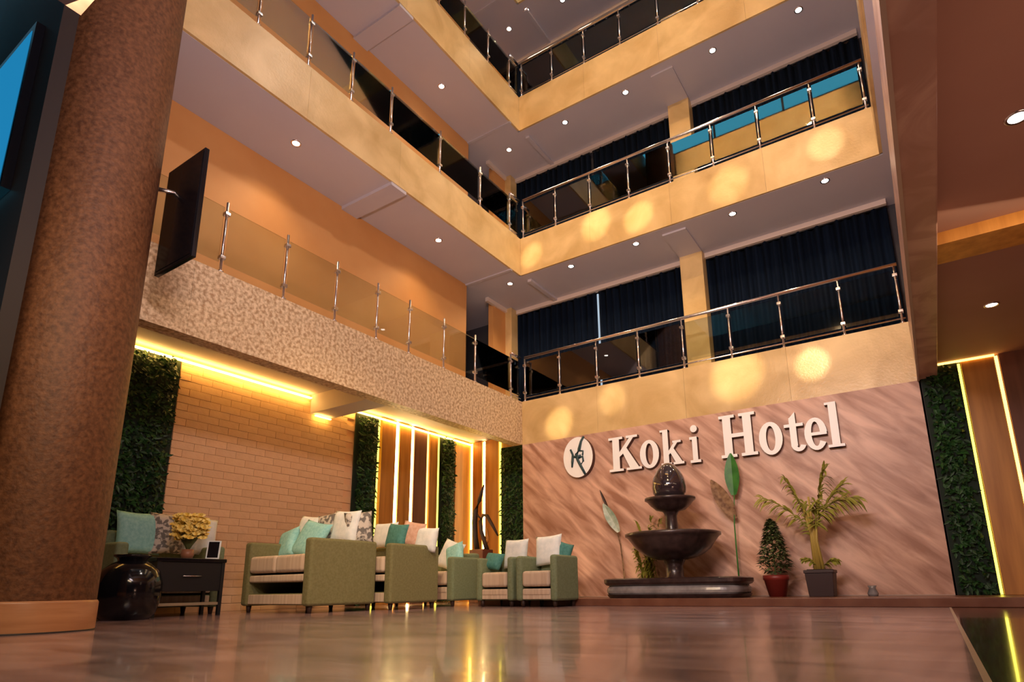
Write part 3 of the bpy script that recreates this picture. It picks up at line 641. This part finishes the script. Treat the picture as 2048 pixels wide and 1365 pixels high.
sofa('armchair', 'sage green armchair, left one of the pair beside the sign wall', 0.35, 0.98, -1.74, -1.12, 0.66, 0.70, sage, beige, 'armchair', seat_z=0.46, arm_w=0.1, nseat=1, grp='sage armchairs')
sofa('armchair', 'sage green armchair, right one of the pair beside the sign wall', 1.08, 1.71, -1.82, -1.20, 0.66, 0.70, sage, beige, 'armchair', seat_z=0.46, arm_w=0.1, nseat=1, grp='sage armchairs')
# cushions of the nearest sofa
cushion(-1.22, -3.66, 0.84, 0.36, 0.42, teal, 'small pale teal cushion at the left end of the nearest sofa', 0.35, 0, -0.25)
cushion(-0.82, -3.62, 0.88, 0.50, 0.50, teal, 'large teal cushion leaning on the nearest sofa', 0.4, 0, 0.2)
cushion(-1.12, -3.42, 1.00, 0.46, 0.44, white, 'white cushion at the left of the back row on the nearest sofa', 0.15, 0, 0.1)
cushion(-0.78, -3.40, 1.02, 0.44, 0.42, greyp, 'black and white patterned cushion on the nearest sofa', 0.1, 0, -0.1)
cushion(-0.42, -3.42, 1.02, 0.48, 0.44, white, 'white cushion at the right of the back row on the nearest sofa', 0.15, 0, 0.06)
cushion(-0.24, -3.36, 1.00, 0.34, 0.42, greyp, 'grey patterned cushion standing at the right end of the nearest sofa', 0.0, 0.8, -0.1)
# second sofa
cushion(-0.72, -2.45, 1.00, 0.46, 0.36, white, 'white cushion on the second sofa beside the dark teal one', 0.15, 0, 0.0)
cushion(-0.42, -2.52, 0.97, 0.36, 0.34, dteal, 'dark teal cushion on the second sofa', 0.2, 0, 0.1)
cushion(-0.22, -2.42, 0.98, 0.36, 0.36, peach, 'peach cushion on the second sofa', 0.1, 0.2, 0.2)
cushion(0.02, -2.40, 0.90, 0.36, 0.34, white, 'low white cushion at the right end of the second sofa', 0.1, 0.1, 0.1)
# far sofa
cushion(-0.45, -1.35, 0.75, 0.40, 0.46, white, 'white cushion on the far sofa', 0.3, 0, 0.3)
cushion(-0.30, -1.42, 0.74, 0.32, 0.38, teal, 'teal cushion slipping forward on the far sofa', 0.4, 0.1, -0.35)
# wall sofa
cushion(-1.86, -5.18, 0.92, 0.48, 0.50, teal, 'teal cushion on the sofa behind the round black pot', 0.15, math.pi/2, 0)
cushion(-1.84, -4.84, 0.93, 0.46, 0.50, greyp, 'grey patterned cushion on the sofa behind the black table', 0.15, math.pi/2, 0)
cushion(-1.80, -4.50, 0.92, 0.44, 0.50, white, 'white cushion beside the yellow flowers', 0.2, math.pi/2, 0.1)
# armchairs
cushion(0.78, -1.36, 0.72, 0.40, 0.42, white, 'white cushion on the left armchair', 0.15, 0, 0)
cushion(0.50, -1.52, 0.62, 0.30, 0.26, dteal, 'dark teal cushion on the left armchair', 0.5, 0, 0.1)
cushion(1.36, -1.42, 0.74, 0.42, 0.42, white, 'white cushion on the right armchair', 0.15, 0, -0.06)
cushion(1.55, -1.36, 0.68, 0.24, 0.34, dteal, 'dark teal cushion tucked in the right armchair', 0.1, 0.7, 0.3)

# black side table, pot, flowers, tablet
tb = empty('side_table', (-1.2, -4.97, 0), label='black box-shaped side table with a low shelf', cat='table')
MB().box(-0.2, -0.38, 0.57, 0.2, 0.38, 0.61).done('table_top', black, tb, bevel=0.008)
MB().box(-0.18, -0.36, 0.26, 0.18, 0.36, 0.57).done('drawer_box', blackm, tb, bevel=0.005)
MB().box(-0.18, -0.36, 0.11, 0.18, 0.36, 0.14).done('lower_shelf', mat('shelf_pale', (0.35, 0.26, 0.16), 0.4), tb, bevel=0.004)
for sx in (-1, 1):
    for sy in (-1, 1): MB().box(sx*0.17-0.018, sy*0.35-0.018, 0, sx*0.17+0.018, sy*0.35+0.018, 0.57).done('leg', blackm, tb)
MB().tube([(0.19, -0.1, 0.42), (0.205, -0.1, 0.42), (0.205, 0.1, 0.42), (0.19, 0.1, 0.42)], 0.006, 6).done('drawer_handle', steel, tb)
pt = empty('round_pot', (-0.86, -5.65, 0), label='big glossy black round pot standing before the side table', cat='pot')
MB().lathe([(0, 0), (0.20, 0), (0.25, 0.06), (0.285, 0.2), (0.285, 0.34), (0.25, 0.46), (0.17, 0.53), (0.13, 0.55)], 40).done('body', black, pt)
MB().lathe([(0.12, 0.545), (0.13, 0.58), (0.16, 0.60), (0.16, 0.615), (0.12, 0.61), (0.10, 0.57), (0, 0.56)], 40).done('rim', black, pt)
fl = empty('flower_vase', (-1.28, -4.90, 0.61), label='bunch of yellow blossoms in a low pot on the side table', cat='flowers')
MB().lathe([(0, 0), (0.05, 0), (0.07, 0.05), (0.06, 0.11), (0, 0.11)], 20).done('vase', mat('vase_copper', (0.35, 0.15, 0.08), 0.4), fl)
m = MB()
for i in range(60):
    a = random.random()*6.28; d = (0.5*math.cos(a), 0.5*math.sin(a), 1)
    m.leaf((0, 0, 0.08), d, (0, 0, 1), random.uniform(0.15, 0.32), 0.04, 0.15, seg=3)
m.done('leaves', shrubm, fl, kind='stuff')
m = MB()
for i in range(240):
    a = random.random()*6.28; q = random.random(); rr = 0.17*math.sqrt(random.random()); z = 0.22+0.26*random.random()
    c = Vector((rr*math.cos(a), rr*math.sin(a), z))
    for k_ in range(5):
        b = 6.28*k_/5; m.leaf(c, (math.cos(b), math.sin(b), 0.6), (0.8, -0.3, 0.5), 0.06, 0.05, 0.2, seg=2)
m.done('blossoms', yellow, fl, kind='stuff')
tb2 = empty('photo_stand', (-1.12, -4.70, 0.61), 0.9, 'small tilted black frame standing on the side table', 'frame')
o = MB().box(-0.07, -0.012, 0.0, 0.07, 0.012, 0.22).done('frame', [white], tb2, bevel=0.003); o.rotation_euler = (-0.3, 0, 0)
o = MB().box(-0.055, -0.016, 0.015, 0.055, -0.011, 0.205).done('picture', black, tb2); o.rotation_euler = (-0.3, 0, 0)

# driftwood on a pedestal in the alcove
ds = empty('driftwood_sculpture', (-1.05, 0.2, 0), label='dark branching driftwood sculpture on a pedestal before the lit panels', cat='sculpture')
MB().box(-0.14, -0.14, 0, 0.14, 0.14, 0.85).done('pedestal', darkwood, ds, bevel=0.01)
m = MB()
m.tube([(-0.08, 0, 0.84), (-0.12, 0, 1.05), (-0.14, 0, 1.30), (-0.12, 0, 1.5), (-0.04, 0, 1.68), (0.0, 0, 1.80), (0.05, 0, 1.93)], [0.045, 0.042, 0.045, 0.042, 0.036, 0.028, 0.012], 8)
m.tube([(0.12, 0, 0.84), (0.06, 0, 1.0), (0.0, 0, 1.15), (-0.02, 0, 1.32), (0.04, 0, 1.42), (0.12, 0, 1.40), (0.22, 0, 1.25), (0.34, 0, 1.06)], [0.04, 0.035, 0.032, 0.03, 0.03, 0.03, 0.028, 0.015], 8)
m.tube([(-0.12, 0, 1.5), (-0.06, 0, 1.40), (0.0, 0, 1.36)], [0.018, 0.015, 0.012], 7)
m.done('branches', bark, ds)
MB().tube([(0.05, 0.02, 0.84), (0.12, 0.02, 1.0), (0.10, 0.02, 1.2)], [0.02, 0.03, 0.012], 8).done('carved_blade', wood, ds)
ds.scale = (1.1, 1.1, 1.09)
